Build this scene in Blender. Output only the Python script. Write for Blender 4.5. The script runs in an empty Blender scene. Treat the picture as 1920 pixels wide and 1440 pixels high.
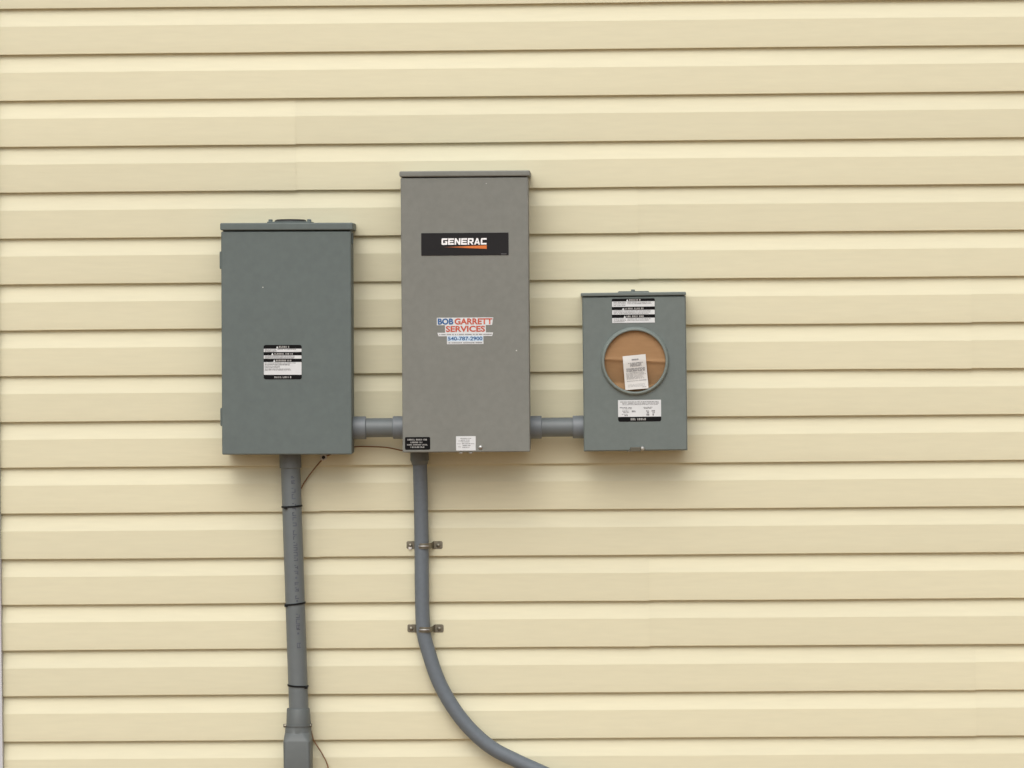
import bpy, bmesh, math, random
from mathutils import Vector, Matrix, noise

random.seed(7)
SC = bpy.context.scene
COL = SC.collection
R = math.radians

# ------------------------------------------------------------------ camera
cam_d = bpy.data.cameras.new('camera')
cam = bpy.data.objects.new('camera', cam_d)
COL.objects.link(cam)
SC.camera = cam
_right = Vector((0.9997375, 0.02116806, -0.00876596))
_up = Vector((0.00822436, 0.0255387, 0.99964))
_fwd = Vector((-0.02138431, 0.99944969, -0.0253579))
_m = Matrix((_right, _up, -_fwd)).transposed().to_4x4()
_m.translation = (0.0, -9.0, 1.62)
cam.matrix_world = _m
cam_d.sensor_width = 36.0
cam_d.lens = 6787.13 / 1920 * 36.0
cam_d.clip_start = 0.1
cam_d.clip_end = 2000

# ------------------------------------------------------------------ sky, sun, exposure
SUN_EL, SUN_AZ = 48.0, 191.0          # azimuth clockwise from +Y
world = bpy.data.worlds.new('World')
SC.world = world
world.use_nodes = True
wn, wl = world.node_tree.nodes, world.node_tree.links
wn.clear()
sky = wn.new('ShaderNodeTexSky')
sky.sky_type = 'NISHITA'
sky.sun_disc = False
sky.sun_elevation = R(SUN_EL)
sky.sun_rotation = R(SUN_AZ)
sky.air_density = 1.0
sky.dust_density = 6.0
sky.ozone_density = 0.5
hs = wn.new('ShaderNodeHueSaturation')
hs.inputs['Saturation'].default_value = 0.25     # overcast: cloud takes the blue out
bg = wn.new('ShaderNodeBackground')
bg.inputs['Strength'].default_value = 0.15
wo = wn.new('ShaderNodeOutputWorld')
wl.new(sky.outputs['Color'], hs.inputs['Color'])
wl.new(hs.outputs['Color'], bg.inputs['Color'])
wl.new(bg.outputs['Background'], wo.inputs['Surface'])

sun_d = bpy.data.lights.new('sun', 'SUN')
sun_d.energy = 1.0
sun_d.angle = R(75)
sun_d.color = (1.0, 0.975, 0.935)
sun = bpy.data.objects.new('sun', sun_d)
COL.objects.link(sun)
_az, _el = R(SUN_AZ), R(SUN_EL)
_dir = Vector((math.sin(_az) * math.cos(_el), math.cos(_az) * math.cos(_el), math.sin(_el)))
sun.rotation_euler = _dir.to_track_quat('Z', 'Y').to_euler()
sun.location = (0, -6, 8)

vs = SC.view_settings
vs.view_transform = 'Standard'
vs.look = 'None'
vs.gamma = 1.0
vs.use_curve_mapping = False
vs.exposure = -0.20
SC.cycles.max_bounces = 7
SC.cycles.diffuse_bounces = 5
SC.cycles.glossy_bounces = 3

# ------------------------------------------------------------------ materials
def srgb(r, g, b, k=1.0):
    f = lambda c: (c / 255 / 12.92 if c / 255 <= .04045 else ((c / 255 + .055) / 1.055) ** 2.4) * k
    return (f(r), f(g), f(b), 1.0)

def mat(name, col, rough=.5, metal=0.0, var=0.0, scale=60.0, bump=0.0, bump_scale=400.0,
        stretch=(1, 1, 1), spec=.5, rand=0.0, patch=0.0, patch_scale=4.0):
    m = bpy.data.materials.new(name)
    m.use_nodes = True
    n, l = m.node_tree.nodes, m.node_tree.links
    p = n['Principled BSDF']
    p.inputs['Base Color'].default_value = col
    p.inputs['Roughness'].default_value = rough
    p.inputs['Metallic'].default_value = metal
    p.inputs['Specular IOR Level'].default_value = spec
    tc = n.new('ShaderNodeTexCoord')
    mp = n.new('ShaderNodeMapping')
    mp.inputs['Scale'].default_value = stretch
    l.new(tc.outputs['Object'], mp.inputs['Vector'])
    fac = None
    def ranged(sock, lo, hi, a, b):
        r = n.new('ShaderNodeMapRange')
        r.inputs['From Min'].default_value, r.inputs['From Max'].default_value = lo, hi
        r.inputs['To Min'].default_value, r.inputs['To Max'].default_value = a, b
        l.new(sock, r.inputs['Value'])
        return r.outputs['Result']
    def times(a, b):
        if a is None:
            return b
        q = n.new('ShaderNodeMath')
        q.operation = 'MULTIPLY'
        l.new(a, q.inputs[0]); l.new(b, q.inputs[1])
        return q.outputs[0]
    if var:
        t = n.new('ShaderNodeTexNoise')
        t.inputs['Scale'].default_value = scale
        t.inputs['Detail'].default_value = 3
        l.new(mp.outputs['Vector'], t.inputs['Vector'])
        fac = times(fac, ranged(t.outputs['Fac'], .3, .7, 1 - var, 1 + var))
    if patch:
        t = n.new('ShaderNodeTexNoise')
        t.inputs['Scale'].default_value = patch_scale
        t.inputs['Detail'].default_value = 4
        l.new(mp.outputs['Vector'], t.inputs['Vector'])
        fac = times(fac, ranged(t.outputs['Fac'], .3, .7, 1 - patch, 1 + patch))
    if rand:
        oi = n.new('ShaderNodeObjectInfo')
        fac = times(fac, ranged(oi.outputs['Random'], 0, 1, 1 - rand, 1 + rand))
    if fac is not None:
        mx = n.new('ShaderNodeVectorMath')
        mx.operation = 'SCALE'
        mx.inputs[0].default_value = col[:3]
        l.new(fac, mx.inputs['Scale'])
        l.new(mx.outputs['Vector'], p.inputs['Base Color'])
    if bump:
        t = n.new('ShaderNodeTexNoise')
        t.inputs['Scale'].default_value = bump_scale
        t.inputs['Detail'].default_value = 2
        l.new(mp.outputs['Vector'], t.inputs['Vector'])
        b = n.new('ShaderNodeBump')
        b.inputs['Strength'].default_value = bump
        b.inputs['Distance'].default_value = .002
        l.new(t.outputs['Fac'], b.inputs['Height'])
        l.new(b.outputs['Normal'], p.inputs['Normal'])
    return m

M = {}
M['vinyl'] = mat('vinyl', (.642, .611, .440, 1), .5, var=.02, scale=70, bump=.12, bump_scale=55,
                 stretch=(.18, 1, 1.6), rand=.02, patch=.03, patch_scale=2.5, spec=.35)
M['trim_white'] = mat('trim_white', (.52, .53, .56, 1), .45, var=.02, scale=12)
M['paint_green'] = mat('paint_green', srgb(103, 113, 112, .89), .5, spec=.2, var=.04, scale=55, bump=.06, bump_scale=500, patch=.012, patch_scale=9)
M['paint_taupe'] = mat('paint_taupe', srgb(125, 127, 122, .94), .5, spec=.2, var=.04, scale=60, bump=.08, bump_scale=500, patch=.025, patch_scale=7)
M['paint_meter'] = mat('paint_meter', srgb(108, 117, 115, .95), .48, spec=.25, var=.04, scale=55, bump=.06, bump_scale=500, patch=.03, patch_scale=9)
M['pvc'] = mat('pvc', srgb(105, 112, 114, .89), .45, var=.03, scale=60, patch=.03, patch_scale=8)
M['pvc_body'] = mat('pvc_body', srgb(98, 104, 104, .85), .5, var=.03, scale=60)
M['flex'] = mat('flex', srgb(103, 112, 120, .90), .5, var=.05, scale=90, bump=.12, bump_scale=180)
M['tie'] = mat('tie', (.006, .007, .008, 1), .5, spec=.2)
M['black'] = mat('black_ink', (.004, .004, .0045, 1), .55, spec=.12)
M['plate'] = mat('plate_black', (.013, .013, .0145, 1), .5, var=.05, scale=60, spec=.2)
M['label_white'] = mat('label_white', (.62, .645, .66, 1), .45, var=.03, scale=60)
M['ink_grey'] = mat('ink_grey', (.16, .16, .17, 1), .6)
M['ink_light'] = mat('ink_light', (.33, .33, .32, 1), .6)
M['letter_white'] = mat('letter_white', (.85, .86, .88, 1), .4)
M['navy'] = mat('navy_ink', (.03, .11, .28, 1), .5)
M['blue'] = mat('blue_ink', (.02, .10, .26, 1), .5)
M['red'] = mat('red_ink', (.48, .085, .045, 1), .5)
M['conduit_ink'] = mat('conduit_ink', (.075, .083, .105, 1), .6, var=.3, scale=120)
M['ring'] = mat('ring_paint', srgb(126, 136, 132, .88), .45, var=.05, scale=90, spec=.3)
M['latch'] = mat('weathered_latch', srgb(96, 93, 80, .8), .55, var=.15, scale=90, metal=.2)
M['pale_blue'] = mat('pale_blue_ink', (.50, .63, .76, 1), .5)
M['coupling'] = mat('pvc_coupling', srgb(114, 121, 126, .88), .42, var=.04, scale=50)
M['steel'] = mat('zinc_steel', (.42, .42, .40, 1), .4, metal=.9, var=.12, scale=40)
M['strap'] = mat('strap_zinc', (.20, .185, .145, 1), .42, metal=.75, var=.25, scale=70)
M['copper'] = mat('bare_wire', (.21, .105, .045, 1), .5, metal=.2, var=.15, scale=60)
M['card'] = mat('cardboard', srgb(155, 123, 90), .85, var=.06, scale=40, stretch=(.6, 1, 2.5), spec=.1)
M['card_seam'] = mat('cardboard_edge', srgb(172, 138, 104), .85, spec=.1)
M['paper'] = mat('paper', (.58, .575, .555, 1), .8, var=.03, scale=30, spec=.15)
M['rubber'] = mat('rubber', (.012, .014, .016, 1), .6)
M['dark'] = mat('dark_inside', (.03, .03, .03, 1), .9)
M['concrete'] = mat('concrete', (.36, .35, .33, 1), .9, var=.1, scale=30, bump=.3, bump_scale=80)
M['sheathing'] = mat('sheathing', (.55, .48, .33, 1), .8)
M['clip'] = mat('clip_white', (.60, .58, .54, 1), .5)
M['chip'] = mat('chipped_paint', (.55, .56, .54, 1), .6)

def orange_mat():
    m = bpy.data.materials.new('orange_swoosh')
    m.use_nodes = True
    n, l = m.node_tree.nodes, m.node_tree.links
    p = n['Principled BSDF']
    tc = n.new('ShaderNodeTexCoord'); sp = n.new('ShaderNodeSeparateXYZ')
    cr = n.new('ShaderNodeValToRGB')
    cr.color_ramp.elements[0].color = (.06, .022, .015, 1)
    cr.color_ramp.elements[1].color = (.62, .16, .025, 1)
    cr.color_ramp.elements[1].position = .55
    l.new(tc.outputs['Generated'], sp.inputs[0]); l.new(sp.outputs['X'], cr.inputs['Fac'])
    l.new(cr.outputs['Color'], p.inputs['Base Color'])
    p.inputs['Roughness'].default_value = .45
    return m
M['orange'] = orange_mat()

def ground_mat():
    m = bpy.data.materials.new('ground_soil')
    m.use_nodes = True
    n, l = m.node_tree.nodes, m.node_tree.links
    p = n['Principled BSDF']
    tc = n.new('ShaderNodeTexCoord')
    a = n.new('ShaderNodeTexNoise'); a.inputs['Scale'].default_value = 1.3; a.inputs['Detail'].default_value = 8
    cr = n.new('ShaderNodeValToRGB')
    cr.color_ramp.elements[0].position, cr.color_ramp.elements[0].color = .38, (.34, .235, .14, 1)
    cr.color_ramp.elements[1].position, cr.color_ramp.elements[1].color = .62, (.42, .27, .16, 1)
    b = n.new('ShaderNodeTexNoise'); b.inputs['Scale'].default_value = 60
    bp = n.new('ShaderNodeBump'); bp.inputs['Strength'].default_value = .7; bp.inputs['Distance'].default_value = .02
    l.new(tc.outputs['Object'], a.inputs['Vector']); l.new(tc.outputs['Object'], b.inputs['Vector'])
    l.new(a.outputs['Fac'], cr.inputs['Fac']); l.new(cr.outputs['Color'], p.inputs['Base Color'])
    l.new(b.outputs['Fac'], bp.inputs['Height']); l.new(bp.outputs['Normal'], p.inputs['Normal'])
    p.inputs['Roughness'].default_value = .95
    return m
M['ground'] = ground_mat()

# ------------------------------------------------------------------ mesh helpers (world coordinates)
class MB:
    def __init__(s):
        s.bm = bmesh.new()

    boxy = False

    def box(s, x0, x1, y0, y1, z0, z1, bev=0.0, seg=2):
        s.boxy = True                              # keep the big faces flat
        r = bmesh.ops.create_cube(s.bm, size=1.0)
        vs_ = r['verts']
        for v in vs_:
            v.co = Vector(((x0 + x1) / 2 + v.co.x * (x1 - x0), (y0 + y1) / 2 + v.co.y * (y1 - y0),
                           (z0 + z1) / 2 + v.co.z * (z1 - z0)))
        if bev:
            es = list({e for v in vs_ for e in v.link_edges})
            bmesh.ops.bevel(s.bm, geom=es, offset=bev, segments=seg, affect='EDGES', profile=.5)
        return s

    def face(s, pts):
        s.bm.faces.new([s.bm.verts.new(p) for p in pts])
        return s

    def rect(s, x0, x1, z0, z1, y):
        return s.face([(x0, y, z0), (x1, y, z0), (x1, y, z1), (x0, y, z1)])

    def prism(s, pts, y0, y1):
        """outline of (x, z), counter-clockwise from the front; y0 is the front"""
        a = [s.bm.verts.new((x, y0, z)) for x, z in pts]
        b = [s.bm.verts.new((x, y1, z)) for x, z in pts]
        s.bm.faces.new(a)
        s.bm.faces.new(b[::-1])
        k = len(pts)
        for i in range(k):
            j = (i + 1) % k
            s.bm.faces.new((a[j], a[i], b[i], b[j]))
        return s

    def tube(s, path, rad, n=16, caps=True):
        path = [Vector(p) for p in path]
        rad = rad if isinstance(rad, (list, tuple)) else [rad] * len(path)
        rings, ref = [], None
        for i, p in enumerate(path):
            t = (path[min(i + 1, len(path) - 1)] - path[max(i - 1, 0)]).normalized()
            if ref is None:
                ref = t.orthogonal().normalized()
            ref = (ref - t * ref.dot(t)).normalized()
            b = t.cross(ref)
            rings.append([s.bm.verts.new(p + (ref * math.cos(2 * math.pi * q / n) + b * math.sin(2 * math.pi * q / n)) * rad[i])
                          for q in range(n)])
        for a, b in zip(rings, rings[1:]):
            for q in range(n):
                s.bm.faces.new((a[q], a[(q + 1) % n], b[(q + 1) % n], b[q]))
        if caps:
            s.bm.faces.new(rings[0][::-1]); s.bm.faces.new(rings[-1])
        return s

    def lathe_y(s, cx, cz, prof, n=64, close_first=False, close_last=False):
        """profile of (radius, y) turned about a line along Y"""
        rings = [[s.bm.verts.new((cx + r * math.cos(2 * math.pi * q / n), y, cz + r * math.sin(2 * math.pi * q / n)))
                  for q in range(n)] for r, y in prof]
        for a, b in zip(rings, rings[1:]):
            for q in range(n):
                s.bm.faces.new((a[q], a[(q + 1) % n], b[(q + 1) % n], b[q]))
        if close_first:
            s.bm.faces.new(rings[0][::-1])
        if close_last:
            s.bm.faces.new(rings[-1])
        return s

    def mesh(s, name, angle=35):
        me = bpy.data.meshes.new(name)
        s.bm.to_mesh(me)
        s.bm.free()
        for p in me.polygons:
            p.use_smooth = True
        me.set_sharp_from_angle(angle=R(angle))
        return me

ORG = {}
def obj(name, mb, material, parent=None, fix=True, angle=35):
    """link a mesh built in world coordinates as one object (part) under its parent"""
    if isinstance(mb, MB):
        if fix:
            bmesh.ops.recalc_face_normals(mb.bm, faces=mb.bm.faces[:])
        me = mb.mesh(name, 12 if mb.boxy else angle)
    else:
        me = mb
    me.materials.append(M[material])
    o = bpy.data.objects.new(name, me)
    COL.objects.link(o)
    if parent is not None:
        org = ORG[parent.name]
        me.transform(Matrix.Translation(-org))
        o.parent = parent
        ORG[o.name] = org
    else:
        ORG[o.name] = Vector((0, 0, 0))
    return o

def tag(o, label, cat, group=None):
    o['label'] = label
    o['category'] = cat
    if group:
        o['group'] = group
    return o

def thing(name, loc, label, cat, group=None, tilt=0.0):
    o = bpy.data.objects.new(name, None)
    o.empty_display_size = .05
    o.location = loc
    o.rotation_euler = (0, R(tilt), 0)
    COL.objects.link(o)
    ORG[o.name] = Vector(loc)
    return tag(o, label, cat, group)

def smooth_path(pts, n=8):
    """Catmull-Rom through the points"""
    pts = [Vector(p) for p in pts]
    P = [pts[0] * 2 - pts[1]] + pts + [pts[-1] * 2 - pts[-2]]
    out = []
    for i in range(1, len(P) - 2):
        a, b, c, d = P[i - 1:i + 3]
        for k in range(n):
            t = k / n
            out.append(.5 * ((2 * b) + (c - a) * t + (2 * a - 5 * b + 4 * c - d) * t * t + (3 * b - a - 3 * c + d) * t ** 3))
    out.append(pts[-1])
    return out

def rounded(x0, x1, z0, z1, r, n=4):
    pts = []
    for cx, cz, a0 in ((x1 - r, z0 + r, -90), (x1 - r, z1 - r, 0), (x0 + r, z1 - r, 90), (x0 + r, z0 + r, 180)):
        for k in range(n + 1):
            a = R(a0 + 90 * k / n)
            pts.append((cx + r * math.cos(a), cz + r * math.sin(a)))
    return pts

def text_mesh(body, x0, x1, z0, z1, y, bold=0.0, shear=0.0):
    cu = bpy.data.curves.new('lettering', 'FONT')
    cu.body = body
    cu.offset = bold
    cu.shear = shear
    cu.resolution_u = 4
    cu.fill_mode = 'BOTH'
    tmp = bpy.data.objects.new('lettering_source', cu)
    COL.objects.link(tmp)
    bpy.context.view_layer.update()
    dg = bpy.context.evaluated_depsgraph_get()
    me = bpy.data.meshes.new_from_object(tmp.evaluated_get(dg))
    bpy.data.objects.remove(tmp)
    xs = [v.co.x for v in me.vertices]; zs = [v.co.y for v in me.vertices]
    ax, bx_, az, bz = min(xs), max(xs), min(zs), max(zs)
    for v in me.vertices:
        v.co = ((v.co.x - ax) / (bx_ - ax) * (x1 - x0) + x0, y, (v.co.y - az) / (bz - az) * (z1 - z0) + z0)
    me.materials.clear()
    return me

class Sticker:
    """a thin label with print on it; u runs right, v runs down, both 0..1"""
    def __init__(s, parent, x0, x1, z0, z1, y, base, name='sticker', r=.004, label=None):
        s.x0, s.x1, s.z0, s.z1, s.y = x0, x1, z0, z1, y
        s.base = obj(name, MB().prism(rounded(x0, x1, z0, z1, r), y - .0005, y + .0002), base, parent)
        if label:
            s.base['label'] = label
        s.level = .0005

    def p(s, u, v):
        return s.x0 + u * (s.x1 - s.x0), s.z1 - v * (s.z1 - s.z0)

    def prints(s, material, rects=(), rows=(), polys=(), lift=1, name='print'):
        """rects, polygons and rows of unreadable small type, all in one ink"""
        mb = MB()
        y = s.y - .0005 - .00025 * lift
        for u0, u1, v0, v1 in rects:
            a, b = s.p(u0, v1), s.p(u1, v0)
            mb.rect(a[0], b[0], a[1], b[1], y)
        for pl in polys:
            mb.face([(*(lambda q: (q[0], y, q[1]))(s.p(u, v)),) for u, v in pl])
        for u0, u1, v0, v1 in rows:
            x, z1 = s.p(u0, v0); xe, z0 = s.p(u1, v1)
            h = z1 - z0
            word = random.randint(3, 7)
            while x < xe - .3 * h:
                w = h * random.uniform(.5, .75)
                t = h * .33
                kind = random.random()
                mb.rect(x, x + t, z0, z1, y)
                if kind < .6:
                    mb.rect(x + w - t, x + w, z0, z1, y)
                if kind < .35:
                    mb.rect(x + t, x + w - t, z0 + h * .4, z0 + h * .6, y)
                elif kind < .7:
                    mb.rect(x + t, x + w - t, z1 - t, z1, y)
                else:
                    mb.rect(x + t, x + w, z0, z0 + t, y)
                x += w + h * .22
                word -= 1
                if word <= 0:
                    x += h * .5
                    word = random.randint(2, 8)
        o_ = obj(name, mb, material, s.base, fix=False)
        o_['kind'] = 'stuff'                     # type too small to pick apart
        return o_

def tri(u, w, v0, v1):
    return [(u, v1), (u + w, v1), (u + w / 2, v0)]

# ------------------------------------------------------------------ ground
def make_ground():
    mb = MB()
    n = 40
    def c(i):
        t = i / n * 2 - 1
        return math.copysign(abs(t) ** 3 * 300, t)
    vv = [[mb.bm.verts.new((c(i), c(j) - 6, 0.0)) for j in range(n + 1)] for i in range(n + 1)]
    for i in range(n):
        for j in range(n):
            mb.bm.faces.new((vv[i][j], vv[i + 1][j], vv[i + 1][j + 1], vv[i][j + 1]))
    o = obj('ground', mb, 'ground')
    o['kind'] = 'structure'
make_ground()

# ------------------------------------------------------------------ house wall with vinyl siding
wall = thing('house_wall', (-1.4725, 0, 0), 'house wall clad in cream vinyl clapboard siding behind the grey electrical boxes', 'wall')
WX0, WX1 = -1.4725, 3.3
Z0, STEP = 2.33511, .1143
# body of the house behind the siding
obj('sheathing', MB().box(-1.53, WX1, .0185, 6.0, .24, 3.86), 'sheathing', wall)
obj('foundation', MB().box(-1.52, WX1 - .01, .03, 5.98, -.2, .2395, .004), 'concrete', wall)
obj('frieze_board', MB().box(-1.56, WX1, -.014, .0175, 3.83, 3.98, .003), 'trim_white', wall)
trim = MB()
trim.prism([(-1.562, .235), (-1.4730, .235), (-1.4730, 3.828), (-1.562, 3.828)], -.016, .0170)
trim.box(-1.562, -1.5315, .0172, .09, .235, 3.828)
o = obj('corner_trim', trim, 'trim_white', wall)
o['label'] = 'white corner post along the left edge of the siding'

PROFILE = [(.0150, .0036), (.0030, .0006), (.0008, .0002), (.0002, .0012), (.0000, .0035), (.0003, .030), (.0007, .0700), (.0013, .0722)]
for _t in range(1, 9):
    t = _t / 8
    PROFILE.append((.0013 + .0094 * (1 - (1 - t) ** 1.15), .0722 + .0358 * t))
PROFILE += [(.0108, .1083), (.0112, .1090), (.0114, .1135), (.0128, .1225)]

def plank(k, xa, xb, under=False, over=False):
    zb = Z0 - k * STEP
    n = max(2, int((xb - xa) / .07))
    mb = MB()
    cols = []
    for i in range(n + 1):
        x = xa + (xb - xa) * i / n
        wz = noise.noise(Vector((x * 1.3, k * 3.1, 0))) * .0011 + noise.noise(Vector((x * 6, k * 5.7, 9))) * .0003
        wy = noise.noise(Vector((x * 1.1, k * 2.3, 5))) * .0014
        if over:                                   # the lapping end lifts a little off the panel below it
            e = max(0, 1 - (xb - x) / .3)
            wy -= .0007 * e * e; wz -= .0006 * e * e
        elif under:
            e = max(0, 1 - (x - xa) / .3)
            wy += .0004 * e; wz += .0006 * e
        cols.append([mb.bm.verts.new((x, y + wy, zb + z + wz)) for y, z in PROFILE])
    for a, b in zip(cols, cols[1:]):
        for q in range(len(PROFILE) - 1):
            mb.bm.faces.new((a[q], b[q], b[q + 1], a[q + 1]))
    obj('siding_plank', mb, 'vinyl', wall, fix=False, angle=12)

SEAMS = {3: -.7252, 5: .1246, 7: .9491, 11: -.6746, 13: .1449, 15: .9543, 1: 1.72, 9: 1.95, 17: 1.5, -1: 2.2}
for k in range(-13, 19):
    key = k if k % 2 else k - 1
    s = SEAMS.get(key)
    if s is None:
        s = -.4 + 2.9 * ((key * 37) % 11) / 11
    plank(k, WX0, s, over=True)
    plank(k, s - .026, WX1, under=True)

# ------------------------------------------------------------------ left box: grey-green breaker enclosure
L = thing('breaker_enclosure', (-.745, 0, 1.2255),
          'grey-green steel electrical box with a black-banded warning label, left of the taller box', 'electrical box', tilt=.35)
obj('enclosure_body', MB().box(-.9020, -.5880, -.100, .004, 1.2285, 1.7905, .002), 'paint_green', L)
obj('door', MB().box(-.9050, -.5850, -.120, -.030, 1.2255, 1.7742, .0035, 3), 'paint_green', L)
hood = MB().box(-.9068, -.5805, -.1255, .001, 1.7772, 1.7950, .003, 2)
obj('rain_hood', hood, 'paint_green', L)
hub = obj('hub_plate', MB().box(-.7930, -.6840, -.105, -.020, 1.7951, 1.7985, .001), 'paint_green', L)
cap = MB()
cap.tube([(-.7385, -.062, 1.7986), (-.7385, -.062, 1.8020), (-.7385, -.062, 1.8045), (-.7385, -.062, 1.8052)], [.040, .039, .034, .020], 32)
obj('hub_cap', cap, 'rubber', hub)
for x in (-.7860, -.6905):
    obj('screw', MB().tube([(x, -.085, 1.7986), (x, -.085, 1.8035), (x, -.085, 1.8046)], [.0055, .0055, .003], 12), 'paint_green', hub)
for z0, z1 in ((1.6824, 1.7256), (1.2957, 1.3403)):
    hg = MB().box(-.9095, -.9045, -.110, -.070, z0, z1, .0012)
    hg.tube([(-.9062, -.112, z0 + .003), (-.9062, -.112, z1 - .003)], .0034, 10)
    obj('hinge', hg, 'paint_green', L)
obj('side_latch', MB().box(-.5852, -.5815, -.100, -.085, 1.7440, 1.7700, .001), 'paint_green', L)
obj('paint_chip', MB().lathe_y(-.8025, 1.6370, [(.0001, -.1204), (.0015, -.1203)], 8), 'chip', L)
s = Sticker(L, -.8013, -.7077, 1.4108, 1.4954, -.1201, 'black', r=.005, label='black and white warning label with three banded headings')
s.prints('label_white', [(0.004, .996, .112, .205), (0.004, .996, .305, .40), (0.004, .996, .50, .868)],
         polys=[tri(.33, .055, .03, .10), tri(.20, .06, .225, .297), tri(.25, .055, .42, .492)])
s.prints('ink_light', rows=[(.40, .69, .03, .088), (.28, .77, .235, .285), (.32, .74, .428, .48), (.28, .72, .91, .965)], lift=2)
s.prints('ink_grey', rows=[(.03, .33, .122, .142), (.03, .33, .152, .172), (.03, .33, .18, .198), (.36, .86, .122, .142),
                           (.03, .82, .315, .335), (.03, .82, .345, .365), (.03, .80, .373, .392),
                           (.03, .84, .515, .535), (.03, .68, .55, .57), (.03, .68, .575, .595), (.03, .42, .615, .635), (.03, .42, .65, .67),
                           (.03, .70, .69, .71), (.03, .72, .72, .74)], lift=2)

# ------------------------------------------------------------------ middle box: tall taupe transfer switch
T = thing('transfer_switch', (-.302, 0, 1.2296),
          'tallest box, taupe-grey steel cabinet with black nameplate and red and blue sticker', 'electrical box', tilt=.1)
obj('enclosure_body', MB().box(-.4560, -.1490, -.130, .004, 1.2325, 1.9140, .002), 'paint_taupe', T)
obj('door', MB().box(-.4585, -.1465, -.155, -.045, 1.2296, 1.9010, .003, 3), 'paint_taupe', T)
obj('rain_hood', MB().box(-.4610, -.1418, -.1600, .001, 1.9034, 1.9172, .003, 2), 'paint_taupe', T)
obj('paint_chip', MB().lathe_y(-.1781, 1.4776, [(.0001, -.1554), (.0016, -.1553)], 8), 'chip', T)
obj('paint_chip', MB().lathe_y(-.2488, 1.8859, [(.0001, -.1554), (.0011, -.1553)], 8), 'chip', T)
# nameplate
npl = obj('nameplate', MB().box(-.4089, -.1956, -.1566, -.1548, 1.7110, 1.7658, .0005, 1), 'plate', T)
npl['label'] = 'black nameplate with white capitals over an orange stroke'
def wide_capitals(word, x0, x1, z0, z1, y, gap=.13, lean=.05):
    """squared-off extended capitals, built stroke by stroke"""
    t, h = .27, .25
    G_ = {
        'C': [[(0, .1), (.1, 0), (1, 0), (1, h), (t, h), (t, 1 - h), (1, 1 - h), (1, 1), (.1, 1), (0, .9)]],
        'G': [[(0, .1), (.1, 0), (.9, 0), (1, .1), (1, .56), (.55, .56), (.55, .38), (1 - t, .38), (1 - t, h), (t, h), (t, 1 - h), (1, 1 - h), (1, 1), (.1, 1), (0, .9)]],
        'E': [[(0, 0), (1, 0), (1, h), (t, h), (t, .4), (.92, .4), (.92, .6), (t, .6), (t, 1 - h), (1, 1 - h), (1, 1), (0, 1)]],
        'N': [[(0, 0), (t, 0), (t, .62), (1 - t, 0), (1, 0), (1, 1), (1 - t, 1), (1 - t, .40), (t, 1), (0, 1)]],
        'R': [[(0, 0), (t, 0), (t, .34), (.42, .34), (.72, 0), (1.02, 0), (.72, .34), (.9, .36), (1, .48), (1, .9), (.9, 1), (0, 1), (0, 1 - h), (1 - t, 1 - h), (1 - t, .52), (t, .52), (t, 1 - h), (0, 1 - h)]],
        'A': [[(0, 0), (.25, 0), (.5, .70), (.5, 1), (.36, 1)], [(.75, 0), (1, 0), (.64, 1), (.5, 1), (.5, .70)],
              [(.318, .19), (.682, .19), (.622, .36), (.378, .36)]],
    }
    G_['R'] = [[(0, 0), (t, 0), (t, .34), (.42, .34), (.72, 0), (1.02, 0), (.72, .34), (.9, .36), (1, .48), (1, .76), (1 - t, .76), (1 - t, .52), (t, .52), (t, .76), (0, .76)],
               [(0, .76), (1, .76), (1, .9), (.9, 1), (0, 1)]]
    n = len(word)
    cw = (x1 - x0) / (n + gap * (n - 1))
    mb = MB()
    for i, ch in enumerate(word):
        for pl in G_[ch]:
            mb.face([(x0 + cw * (i * (1 + gap) + px + lean * pz), y, z0 + (z1 - z0) * pz) for px, pz in pl])
    mb.bm.normal_update()
    bmesh.ops.triangulate(mb.bm, faces=mb.bm.faces[:])
    return mb
obj('lettering', wide_capitals('GENERAC', -.3595, -.2495, 1.7370, 1.7528, -.1571), 'letter_white', npl, fix=False)
obj('orange_stroke', MB().face([(-.3540, -.1570, 1.7318), (-.3540, -.1570, 1.7312), (-.2488, -.1570, 1.7266), (-.2488, -.1570, 1.7352)]), 'orange', npl, fix=False)
sm = MB()
for i in range(5):
    sm.rect(-.2135 + i * .0026, -.2118 + i * .0026, 1.7128, 1.7146, -.1570)
obj('small_print', sm, 'ink_grey', npl, fix=False)['kind'] = 'stuff'
# red and blue service sticker, cut to its outline
out = [(-.3722, 1.5405), (-.3522, 1.5405), (-.3522, 1.5222), (-.3712, 1.5222), (-.3682, 1.5135), (-.3478, 1.5135), (-.3478, 1.4940),
       (-.2586, 1.4940), (-.2586, 1.5135), (-.2372, 1.5135), (-.2345, 1.5222), (-.2525, 1.5222), (-.2525, 1.5405), (-.2372, 1.5405),
       (-.2340, 1.5590), (-.3722, 1.5590)]
ss = obj('service_sticker', MB().prism(out, -.1555, -.1548), 'label_white', T)
ss['label'] = 'white die-cut sticker with blue and red capitals and a telephone number'
YS = -.1560
obj('number_strip', MB().rect(-.3470, -.2594, 1.5012, 1.5140, -.1557), 'pale_blue', ss, fix=False)
obj('lettering', text_mesh('BOB', -.3700, -.3318, 1.5420, 1.5572, YS, bold=.042), 'navy', ss)
obj('lettering', text_mesh('GARRETT', -.3290, -.2362, 1.5420, 1.5572, YS, bold=.034), 'red', ss)
obj('lettering', text_mesh('SERVICES', -.3505, -.2545, 1.5240, 1.5388, YS, bold=.032), 'red', ss)
obj('lettering', text_mesh('540-787-2900', -.3455, -.2610, 1.5030, 1.5125, YS, bold=.026), 'blue', ss)
tiny = MB()
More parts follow.
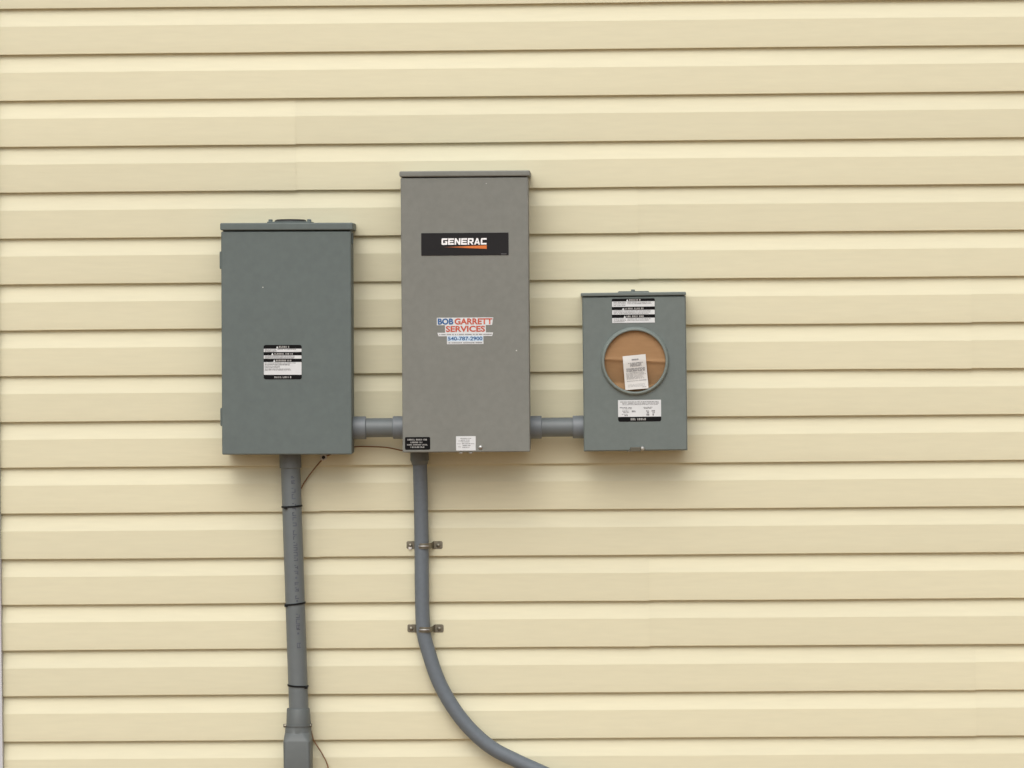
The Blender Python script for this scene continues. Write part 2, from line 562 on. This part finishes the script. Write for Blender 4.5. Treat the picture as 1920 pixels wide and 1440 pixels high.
for (xa, xb, zc) in ((-.366, -.239, 1.5178), (-.344, -.2625, 1.4975)):
    x = xa
    while x < xb:
        w = random.uniform(.0012, .0024)
        tiny.rect(x, x + w, zc - .0012, zc + .0012, YS)
        x += w + random.choice((.0007, .0007, .0009, .0030))
obj('small_print', tiny, 'ink_grey', ss, fix=False)['kind'] = 'stuff'
b = Sticker(T, -.4525, -.3908, 1.2365, 1.2675, -.1552, 'black', r=.003, label='small black label with four lines of white type')
b.prints('ink_light', rows=[(.10, .85, .15, .27), (.22, .72, .36, .48), (.08, .90, .56, .66), (.22, .74, .74, .86)])
w = Sticker(T, -.3274, -.2794, 1.2336, 1.2688, -.1552, 'label_white', r=.001, label='small white label beside the door screw')
w.prints('ink_grey', rows=[(.22, .78, .13, .18), (.28, .74, .24, .30), (.12, .3, .30, .35), (.30, .70, .37, .42), (.05, .25, .5, .54),
                           (.74, .95, .5, .54), (.30, .70, .49, .55), (.34, .72, .62, .68), (.32, .70, .74, .80), (.1, .26, .72, .76)])
obj('door_screw', MB().lathe_y(-.2676, 1.2410, [(.0048, -.1549), (.0048, -.1568), (.0030, -.1582), (.0002, -.1585)], 16), 'steel', T)
hs_ = MB().box(-.3200, -.3120, -.152, -.120, 1.2262, 1.2300, .0008)
hs_.box(-.2960, -.2880, -.152, -.120, 1.2262, 1.2300, .0008)
obj('hasp', hs_, 'steel', T)

# ------------------------------------------------------------------ right box: meter socket with cardboard blank
G = thing('meter_socket', (.1125, 0, 1.2275),
          'smallest box, grey-green steel meter socket whose round opening is filled with brown cardboard', 'meter box', tilt=-.2)
obj('enclosure_body', MB().box(-.0125, .2370, -.078, .004, 1.2305, 1.6120, .002), 'paint_meter', G)
# cover: a plate with a round hole, turned edges all round
CX, CZ, RO = .1130, 1.4478, .0845
def cover():
    bm = bmesh.new()
    x0, x1, z0, z1, yf, yb = -.0150, .2395, 1.2275, 1.6068, -.110, -.040
    n = 96
    inner = [(CX + RO * math.cos(2 * math.pi * q / n), CZ + RO * math.sin(2 * math.pi * q / n)) for q in range(n)]
    outer = []
    for q in range(n):
        a = 2 * math.pi * q / n
        dx, dz = math.cos(a), math.sin(a)
        t = min((x1 - CX) / dx if dx > 1e-6 else (x0 - CX) / dx if dx < -1e-6 else 9,
                (z1 - CZ) / dz if dz > 1e-6 else (z0 - CZ) / dz if dz < -1e-6 else 9)
        outer.append([CX + dx * t, CZ + dz * t])
    for cx, cz in ((x0, z0), (x1, z0), (x1, z1), (x0, z1)):        # snap the nearest ones to the corners
        q = min(range(n), key=lambda i: (outer[i][0] - cx) ** 2 + (outer[i][1] - cz) ** 2)
        outer[q] = [cx, cz]
    e = .003
    def ins(p):
        return (min(max(p[0], x0 + e), x1 - e), min(max(p[1], z0 + e), z1 - e))
    rings = [[bm.verts.new((x, yf, z)) for x, z in inner],
             [bm.verts.new((ins(p)[0], yf, ins(p)[1])) for p in outer],
             [bm.verts.new((p[0], yf + e, p[1])) for p in outer],
             [bm.verts.new((p[0], yb, p[1])) for p in outer]]
    for a, b_ in zip(rings, rings[1:]):
        for q in range(n):
            r_ = (q + 1) % n
            bm.faces.new((a[q], b_[q], b_[r_], a[r_]))
    m = MB(); m.bm.free(); m.bm = bm
    return m
cv = obj('cover', cover(), 'paint_meter', G, fix=False)
ring = MB().lathe_y(CX, CZ, [(.0845, -.1100), (.0834, -.1128), (.0810, -.1175), (.0788, -.1192), (.0768, -.1192), (.0755, -.1180), (.0748, -.1150), (.0746, -.0850)], 96)
obj('meter_ring', ring, 'ring', G, angle=25)
obj('rain_hood', MB().box(-.0182, .2400, -.1140, .001, 1.6086, 1.6168, .002, 2), 'paint_meter', G)
hb = obj('hub_plate', MB().prism([(.0725, 1.6169), (.1505, 1.6169), (.1480, 1.6200), (.0760, 1.6200)], -.100, -.020), 'paint_meter', G)
obj('screw', MB().tube([(.1105, -.085, 1.6201), (.1105, -.085, 1.6236), (.1105, -.085, 1.6242)], [.005, .005, .003], 12), 'paint_meter', hb)
# cardboard disc, folded along two creases
def disc():
    bm = bmesh.new()
    r = .0752
    def y_at(x, z):
        z2 = z + x * .06
        y = -.1080
        if z2 < .002:
            y += (.002 - z2) * .30
        if z2 < -.056:
            y -= (-.056 - z2) * .75
        y -= .0026 * math.exp(-((z2 - .002) / .004) ** 2)
        return y + noise.noise(Vector((x * 22, z * 22, 3))) * .0012
    n = 44
    g = {}
    for i in range(n + 1):
        for j in range(n + 1):
            u, v = i / n * 2 - 1, j / n * 2 - 1
            x, z = u * math.sqrt(1 - v * v / 2) * r, v * math.sqrt(1 - u * u / 2) * r
            g[i, j] = bm.verts.new((CX + x, y_at(x, z), CZ + z))
    for i in range(n):
        for j in range(n):
            bm.faces.new((g[i, j], g[i + 1, j], g[i + 1, j + 1], g[i, j + 1]))
    m = MB(); m.bm.free(); m.bm = bm
    return m
cd = obj('cardboard_blank', disc(), 'card', G, fix=False, angle=50)
cd['label'] = 'creased brown cardboard disc closing the meter opening'
# paper tag hanging on the cardboard
def tag_pt(u, v, lift=0.0):
    tl, tr, bl, br = Vector((.0828, 1.4603)), Vector((.1391, 1.4651)), Vector((.0887, 1.3775)), Vector((.1455, 1.3812))
    p = tl * (1 - u) * (1 - v) + tr * u * (1 - v) + bl * (1 - u) * v + br * u * v
    y = -.1118 - .0012 * math.sin(u * 3 + v * 4)
    if v < .17:
        y += (.17 - v) * .022                     # top flap leans back
    elif v > .76:
        y -= (v - .76) * .020                     # foot curls forward over the ring
    else:
        y += .0011 * math.sin((v - .17) / .59 * math.pi)
    return (p.x, y - lift, p.y)
tg = MB()
tn = 16
vv = [[tg.bm.verts.new(tag_pt(i / 6, j / tn)) for j in range(tn + 1)] for i in range(7)]
for i in range(6):
    for j in range(tn):
        tg.bm.faces.new((vv[i][j], vv[i][j + 1], vv[i + 1][j + 1], vv[i + 1][j]))
tgo = obj('paper_tag', tg, 'paper', G, fix=False, angle=50)
tgo['label'] = 'crooked white printed paper tag on the cardboard'
pr = MB()
def tag_row(u0, u1, v0, v1):
    u = u0
    while u < u1:
        du = random.uniform(.02, .05)
        pr.face([tag_pt(u, v1, .0005), tag_pt(min(u + du, u1), v1, .0005), tag_pt(min(u + du, u1), v0, .0005), tag_pt(u, v0, .0005)])
        u += du + random.choice((.012, .012, .015, .035))
tag_row(.38, .68, .105, .15)
for v_ in (.215, .25, .28, .31):
    tag_row(.22 + (v_ > .22) * .08, .86 - (v_ > .22) * .08, v_, v_ + .020)
for v_ in (.375, .40, .43, .455):
    tag_row(.12, .92, v_, v_ + .019)
for v_ in (.50, .53, .56, .59, .62, .65, .68):
    tag_row(.10, random.uniform(.8, .94), v_, v_ + .011)
tag_row(.10, .6, .745, .758); tag_row(.64, .95, .735, .758)
for v_ in (.85, .88, .91):
    tag_row(.12, .85, v_, v_ + .007)
tag_row(.75, .92, .935, .955)
obj('print', pr, 'ink_grey', tgo, fix=False)['kind'] = 'stuff'
s = Sticker(G, .0578, .1633, 1.5421, 1.6019, -.1101, 'black', r=.003, label='black and white warning label above the round opening')
s.prints('label_white', [(0.004, .996, .118, .335), (0.004, .996, .47, .655), (0.004, .996, .795, .995)],
         polys=[tri(.335, .05, .02, .11), tri(.235, .055, .375, .462), tri(.27, .055, .69, .787)])
s.prints('ink_light', rows=[(.40, .65, .025, .10), (.30, .74, .375, .445), (.34, .72, .695, .77)], lift=2)
s.prints('ink_grey', rows=[(.04, .32, .14, .17), (.04, .32, .20, .23), (.04, .32, .26, .29), (.36, .94, .14, .17), (.36, .92, .195, .225),
                           (.04, .9, .49, .52), (.04, .9, .545, .575), (.04, .86, .60, .63),
                           (.04, .32, .82, .85), (.04, .32, .875, .905), (.04, .3, .93, .96), (.36, .90, .82, .85), (.36, .86, .875, .905)], lift=2)
s = Sticker(G, .0702, .1758, 1.2997, 1.3523, -.1101, 'black', r=.0045, label='white rating label with a black foot below the round opening')
s.prints('label_white', [(0.0, 1.0, -.01, .775)])
s.prints('ink_light', rows=[(.29, .68, .84, .94)], lift=2)
s.prints('ink_grey', rows=[(.05, .94, .06, .10), (.10, .95, .125, .165), (.10, .93, .19, .225), (.04, .33, .32, .37), (.10, .32, .385, .42),
                           (.59, .80, .32, .36), (.60, .78, .375, .41), (.10, .27, .48, .53), (.12, .26, .55, .59), (.32, .43, .48, .56),
                           (.09, .13, .63, .68), (.15, .22, .63, .74), (.65, .72, .48, .54), (.67, .73, .56, .62), (.66, .72, .64, .73),
                           (.78, .86, .48, .54), (.80, .86, .56, .62), (.80, .85, .64, .73)], lift=2)
lt = MB().box(.0990, .1250, -.1150, -.1085, 1.2262, 1.2372, .0015)
lt.prism([(.0900, 1.2262), (.0990, 1.2262), (.0990, 1.2335)], -.1130, -.1085)
lo = obj('cover_latch', lt, 'latch', G)
obj('latch_screw', MB().lathe_y(.1290, 1.2335, [(.0055, -.1099), (.0055, -.1130), (.0038, -.1150), (.0002, -.1156)], 16), 'steel', lo)

# ------------------------------------------------------------------ conduit nipples between the boxes
def nipple(x0, x1, z, ca, cb, label):
    t = thing('conduit_nipple', ((x0 + x1) / 2, -.06, z), label, 'conduit', 'short conduits between the boxes')
    obj('pipe', MB().tube([(x0 + .004, -.06, z), (x1 - .004, -.06, z)], .0237, 40), 'pvc', t)
    for a, c in ((x0, ca), (x1, cb)):
        e = a + c
        d = 1 if c > 0 else -1
        obj('coupling', MB().tube([(a, -.06, z), (e - d * .0015, -.06, z), (e, -.06, z)], [.0284, .0284, .0270], 40), 'coupling', t)
nipple(-.5865, -.4565, 1.2878, .0335, -.030, 'short grey plastic conduit joining the left box to the tall middle box')
nipple(-.1485, -.0120, 1.2856, .0300, -.030, 'short grey plastic conduit joining the tall middle box to the meter box')

# ------------------------------------------------------------------ straight conduit under the left box
def vx(z):
    return -.7430 + (1.19 - z) * .0235
CY = -.040
c1 = thing('straight_conduit', (vx(0), CY, 0), 'straight grey plastic conduit running down from the left box', 'conduit')
obj('pipe', MB().tube([(vx(z), CY, z) for z in (1.229, 1.0, .8, .62, .545)], .0243, 40), 'pvc', c1)
obj('coupling', MB().tube([(vx(1.22), CY, 1.2282), (vx(1.2), CY, 1.190), (vx(1.2), CY, 1.1885)], [.0272, .0272, .0258], 40), 'pvc', c1)
zc = .5907
obj('collar', MB().tube([(vx(zc) - .0012, CY, zc), (vx(zc) - .0012, CY, zc - .002), (-.7296, CY, .5545), (-.7297, CY, .5390), (-.7300, CY, .5250)],
                        [.0275, .0287, .0305, .0320, .0325], 40), 'pvc_body', c1)
body = bmesh.new()
def rrect(cx, cy, hw, hd, r, z, n=5):
    pts = []
    for sx, sy, a0 in ((1, 1, 0), (-1, 1, 90), (-1, -1, 180), (1, -1, 270)):
        for k in range(n + 1):
            a = R(a0 + 90 * k / n)
            pts.append((cx + sx * (hw - r) + r * math.cos(a), cy + sy * (hd - r) + r * math.sin(a), z))
    return pts
bx = -.7312
levels = [(.5455, .0316, .0300, .0290, -.041), (.5320, .0320, .0306, .0240, -.041), (.5300, .0322, .0316, .0200, -.041), (.5160, .0334, .0402, .012, -.0450), (.5125, .0340, .0410, .009, -.0450),
          (.32, .0328, .0400, .008, -.0425), (.30, .0305, .0305, .0290, -.041), (.29, .0285, .0285, .0280, -.041)]
rings = [[body.verts.new(p) for p in rrect(bx, cy, hw, hd, r, z)] for z, hw, hd, r, cy in levels]
for a, b_ in zip(rings, rings[1:]):
    for q in range(len(a)):
        body.faces.new((a[q], a[(q + 1) % len(a)], b_[(q + 1) % len(a)], b_[q]))
body.faces.new(rings[0]); body.faces.new(rings[-1][::-1])
mbb = MB(); mbb.bm.free(); mbb.bm = body
obj('conduit_body', mbb, 'pvc_body', c1, angle=28)
obj('lower_pipe', MB().tube([(bx, -.041, .2895), (bx, -.041, -.1)], .0243, 32), 'pvc', c1)
for sx in (-1, 1):
    x = bx + sx * .0335
    bo = MB().tube([(x - sx * .006, -.048, .5485), (x, -.048, .5485), (x + sx * .0022, -.048, .5485)], [.0050, .0050, .0034], 14)
    obj('bolt', bo, 'strap', c1)
bd = MB().tube([(-.7297, CY, .5512), (-.7297, CY, .5478)], .0330, 40)
obj('strap_edge', bd, 'pvc_body', c1)
# worn dark-blue lettering running down the pipe (not readable)
ink = MB()
def on_pipe(z, ang):
    r = .0247
    return (vx(z) + r * math.sin(ang), CY - r * math.cos(ang), z)
def pipe_stroke(z0, z1, a0, a1):
    n = 3
    for i in range(n):
        b0, b1 = a0 + (a1 - a0) * i / n, a0 + (a1 - a0) * (i + 1) / n
        ink.face([on_pipe(z0, b0), on_pipe(z0, b1), on_pipe(z1, b1), on_pipe(z1, b0)])
z = 1.17
A0, A1 = .10, .50
while z > .775:
    h = random.uniform(.008, .013)
    q = random.random()
    if .838 < z < .862:
        z -= .02
        continue
    wst = .0022
    if q < .75:
        pipe_stroke(z - wst, z, A0, A1 if random.random() < .6 else (A0 + A1) / 2)
        if random.random() < .6:
            pipe_stroke(z - h, z - h + wst, A0, A1)
        a = A0 if random.random() < .5 else A1 - .09
        pipe_stroke(z - h + wst, z - wst, a, a + .09)
        if random.random() < .35:
            pipe_stroke(z - h / 2 - wst / 2, z - h / 2 + wst / 2, A0 + .09, A1 - .09)
    else:
        pipe_stroke(z - h * .4, z, A0 + .08, A1 - .12)
    z -= h + random.choice((.002, .003, .003, .010))
for zt in (.8010, .7560):
    pipe_stroke(zt - .0022, zt, .12, .50); pipe_stroke(zt - .013, zt - .0108, .12, .50)
    pipe_stroke(zt - .0108, zt - .0022, .12, .21); pipe_stroke(zt - .0108, zt - .0022, .34, .41)
obj('pipe_lettering', ink, 'conduit_ink', c1, fix=False)['kind'] = 'stuff'

# ------------------------------------------------------------------ black cable ties on that conduit
def cable_tie(z, slope, label, tail):
    x = vx(z)
    t = thing('cable_tie', (x, CY, z), label, 'cable tie', 'cable ties on the straight conduit')
    mb = MB()
    n = 40
    rows = []
    for q in range(n):
        a = 2 * math.pi * q / n
        dx, dy = math.cos(a), math.sin(a)
        zz = z + dx * slope + noise.noise(Vector((q * .3, z * 9, 1))) * .0004
        rows.append([mb.bm.verts.new((x + dx * r, CY + dy * r, zz + h)) for r, h in ((.0246, -.0022), (.0262, -.0022), (.0262, .0022), (.0246, .0022))])
    for q in range(n):
        a, b_ = rows[q], rows[(q + 1) % n]
        for k in range(4):
            mb.bm.faces.new((a[k], a[(k + 1) % 4], b_[(k + 1) % 4], b_[k]))
    obj('band', mb, 'tie', t)
    hx = x + tail
    yy = CY - math.sqrt(max(.0258 ** 2 - tail ** 2, 1e-6))
    obj('tie_head', MB().box(hx - .004, hx + .004, yy - .004, yy + .001, z - .0050 + tail / .0246 * slope, z + .0018 + tail / .0246 * slope, .0008), 'tie', t)
cable_tie(1.0938, .0014, 'topmost black cable tie around the straight conduit', -.0135)
cable_tie(.8516, .0026, 'steeply slanted middle black cable tie around the straight conduit', -.0215)
cable_tie(.6475, -.0016, 'lowest black cable tie around the straight conduit, above its wide fitting', .0215)

# ------------------------------------------------------------------ curved conduit under the middle box
c2 = thing('curved_conduit', (-.42, -.03, 0), 'blue-grey flexible conduit curving from the middle box down to the right', 'conduit')
pts = [(-.4220, -.045, 1.2280), (-.4215, -.042, 1.183), (-.4206, -.030, 1.09), (-.4204, -.0225, .992), (-.4206, -.0225, .8915), (-.4182, -.0225, .785),
       (-.4050, -.024, .7255), (-.3800, -.027, .6524), (-.3430, -.030, .5858), (-.2980, -.032, .5297), (-.2460, -.033, .4860), (-.1825, -.034, .4530),
       (-.1210, -.035, .4250), (-.035, -.036, .385), (.06, -.038, .345), (.115, -.040, .26), (.14, -.04, .15), (.145, -.04, -.08)]
sp_ = smooth_path(pts, 8)
obj('pipe', MB().tube(sp_, .0178, 32), 'flex', c2)
obj('connector', MB().tube([(-.4222, -.045, 1.2290), (-.4222, -.045, 1.2060), (-.4222, -.044, 1.2040), (-.4219, -.0435, 1.1955)], [.0232, .0232, .0215, .0195], 28), 'pvc_body', c2)

def strap(x, z, label, tilt, screws):
    t = thing('pipe_strap', (x, 0, z), label, 'pipe strap', 'straps on the curved conduit', tilt)
    mb = MB()
    prof = [(-.0440, -.0008), (-.0410, -.0008), (-.0250, -.0010)]
    for q in range(17):
        a = math.pi - math.pi * q / 16
        prof.append((.0196 * math.cos(a), -.0230 - .0196 * math.sin(a)))
    prof += [(.0250, -.0010), (.0430, -.0008), (.0460, -.0008)]
    cols = []
    for i, (px, py) in enumerate(prof):
        edge = min(i, len(prof) - 1 - i)
        hh = .0072 if edge == 0 else .0098 if edge < 3 else .0068
        nx = 0
        cols.append([mb.bm.verts.new((x + px, py, z - hh)), mb.bm.verts.new((x + px, py, z + hh)),
                     mb.bm.verts.new((x + px * .96, py + .0014, z + hh)), mb.bm.verts.new((x + px * .96, py + .0014, z - hh))])
    for a, b_ in zip(cols, cols[1:]):
        for k in range(4):
            mb.bm.faces.new((a[k], a[(k + 1) % 4], b_[(k + 1) % 4], b_[k]))
    mb.bm.faces.new(cols[0]); mb.bm.faces.new(cols[-1][::-1])
    obj('band', mb, 'strap', t, angle=30)
    # brighter raised strip, cut to stand for the highlight on the saddle
    highlight_strip = [(x + .0203 * math.cos(a), -.0230 - .0203 * math.sin(a), z) for a in [math.pi * (.30 + .40 * q / 14) for q in range(15)]]
    obj('highlight_strip', MB().tube(highlight_strip, .0021, 10), 'steel', t)
    for px in (-.0345, .0355):
        obj('screw', MB().lathe_y(x + px, z - .001, [(.0050, -.0009), (.0050, -.0030), (.0034, -.0044), (.0002, -.0048)], 14), 'strap', t)
    return t
u1 = strap(-.4150, .9922, 'upper two-hole metal strap holding the curved conduit to the siding', .3, 0)
obj('plastic_anchor', MB().tube([(-.4500, -.0005, .9850), (-.4500, -.0040, .9850)], .0042, 12), 'clip', u1)
u2 = strap(-.4145, .7842, 'lower two-hole metal strap, where the curved conduit starts to bend', .5, 0)

# ------------------------------------------------------------------ bare wire and its clip
wp = [(-.4490, -.020, 1.2320), (-.4600, -.006, 1.2300), (-.4700, -.004, 1.2290), (-.5030, -.004, 1.2360), (-.5388, -.004, 1.2385), (-.5853, -.004, 1.2385),
      (-.6200, -.004, 1.2310), (-.6426, -.004, 1.2217), (-.6626, -.005, 1.2110), (-.6855, -.006, 1.1861), (-.7057, -.008, 1.1597),
      (-.7192, -.009, 1.1372), (-.7290, -.008, 1.1100), (-.7300, -.007, 1.0), (-.7280, -.007, .80), (-.7240, -.007, .66), (-.7120, -.007, .58), (-.7010, -.0070, .530),
      (-.6965, -.007, .511), (-.6898, -.008, .4978), (-.6728, -.010, .4710), (-.6598, -.012, .4402), (-.6520, -.014, .38), (-.6500, -.02, .2), (-.65, -.03, -.05)]
wire = obj('ground_wire', MB().tube(smooth_path(wp, 6), .0016, 10), 'copper')
tag(wire, 'thin brown bare wire looping below the left box and down behind its conduit', 'wire')
kt = thing('wire_clip', (-.6640, -.005, 1.2125), 'tiny pale clip with a dark screw holding the thin wire under the left box', 'clip')
kc = MB().lathe_y(-.6635, 1.2132, [(.0045, -.0070), (.0068, -.0082), (.0088, -.0070), (.0088, -.0015), (.0045, -.0015), (.0045, -.0070)], 20)
obj('clip_ring', kc, 'clip', kt)
obj('screw', MB().lathe_y(-.6635, 1.2132, [(.0042, -.0012), (.0042, -.0078), (.0002, -.0084)], 14), 'dark', kt)
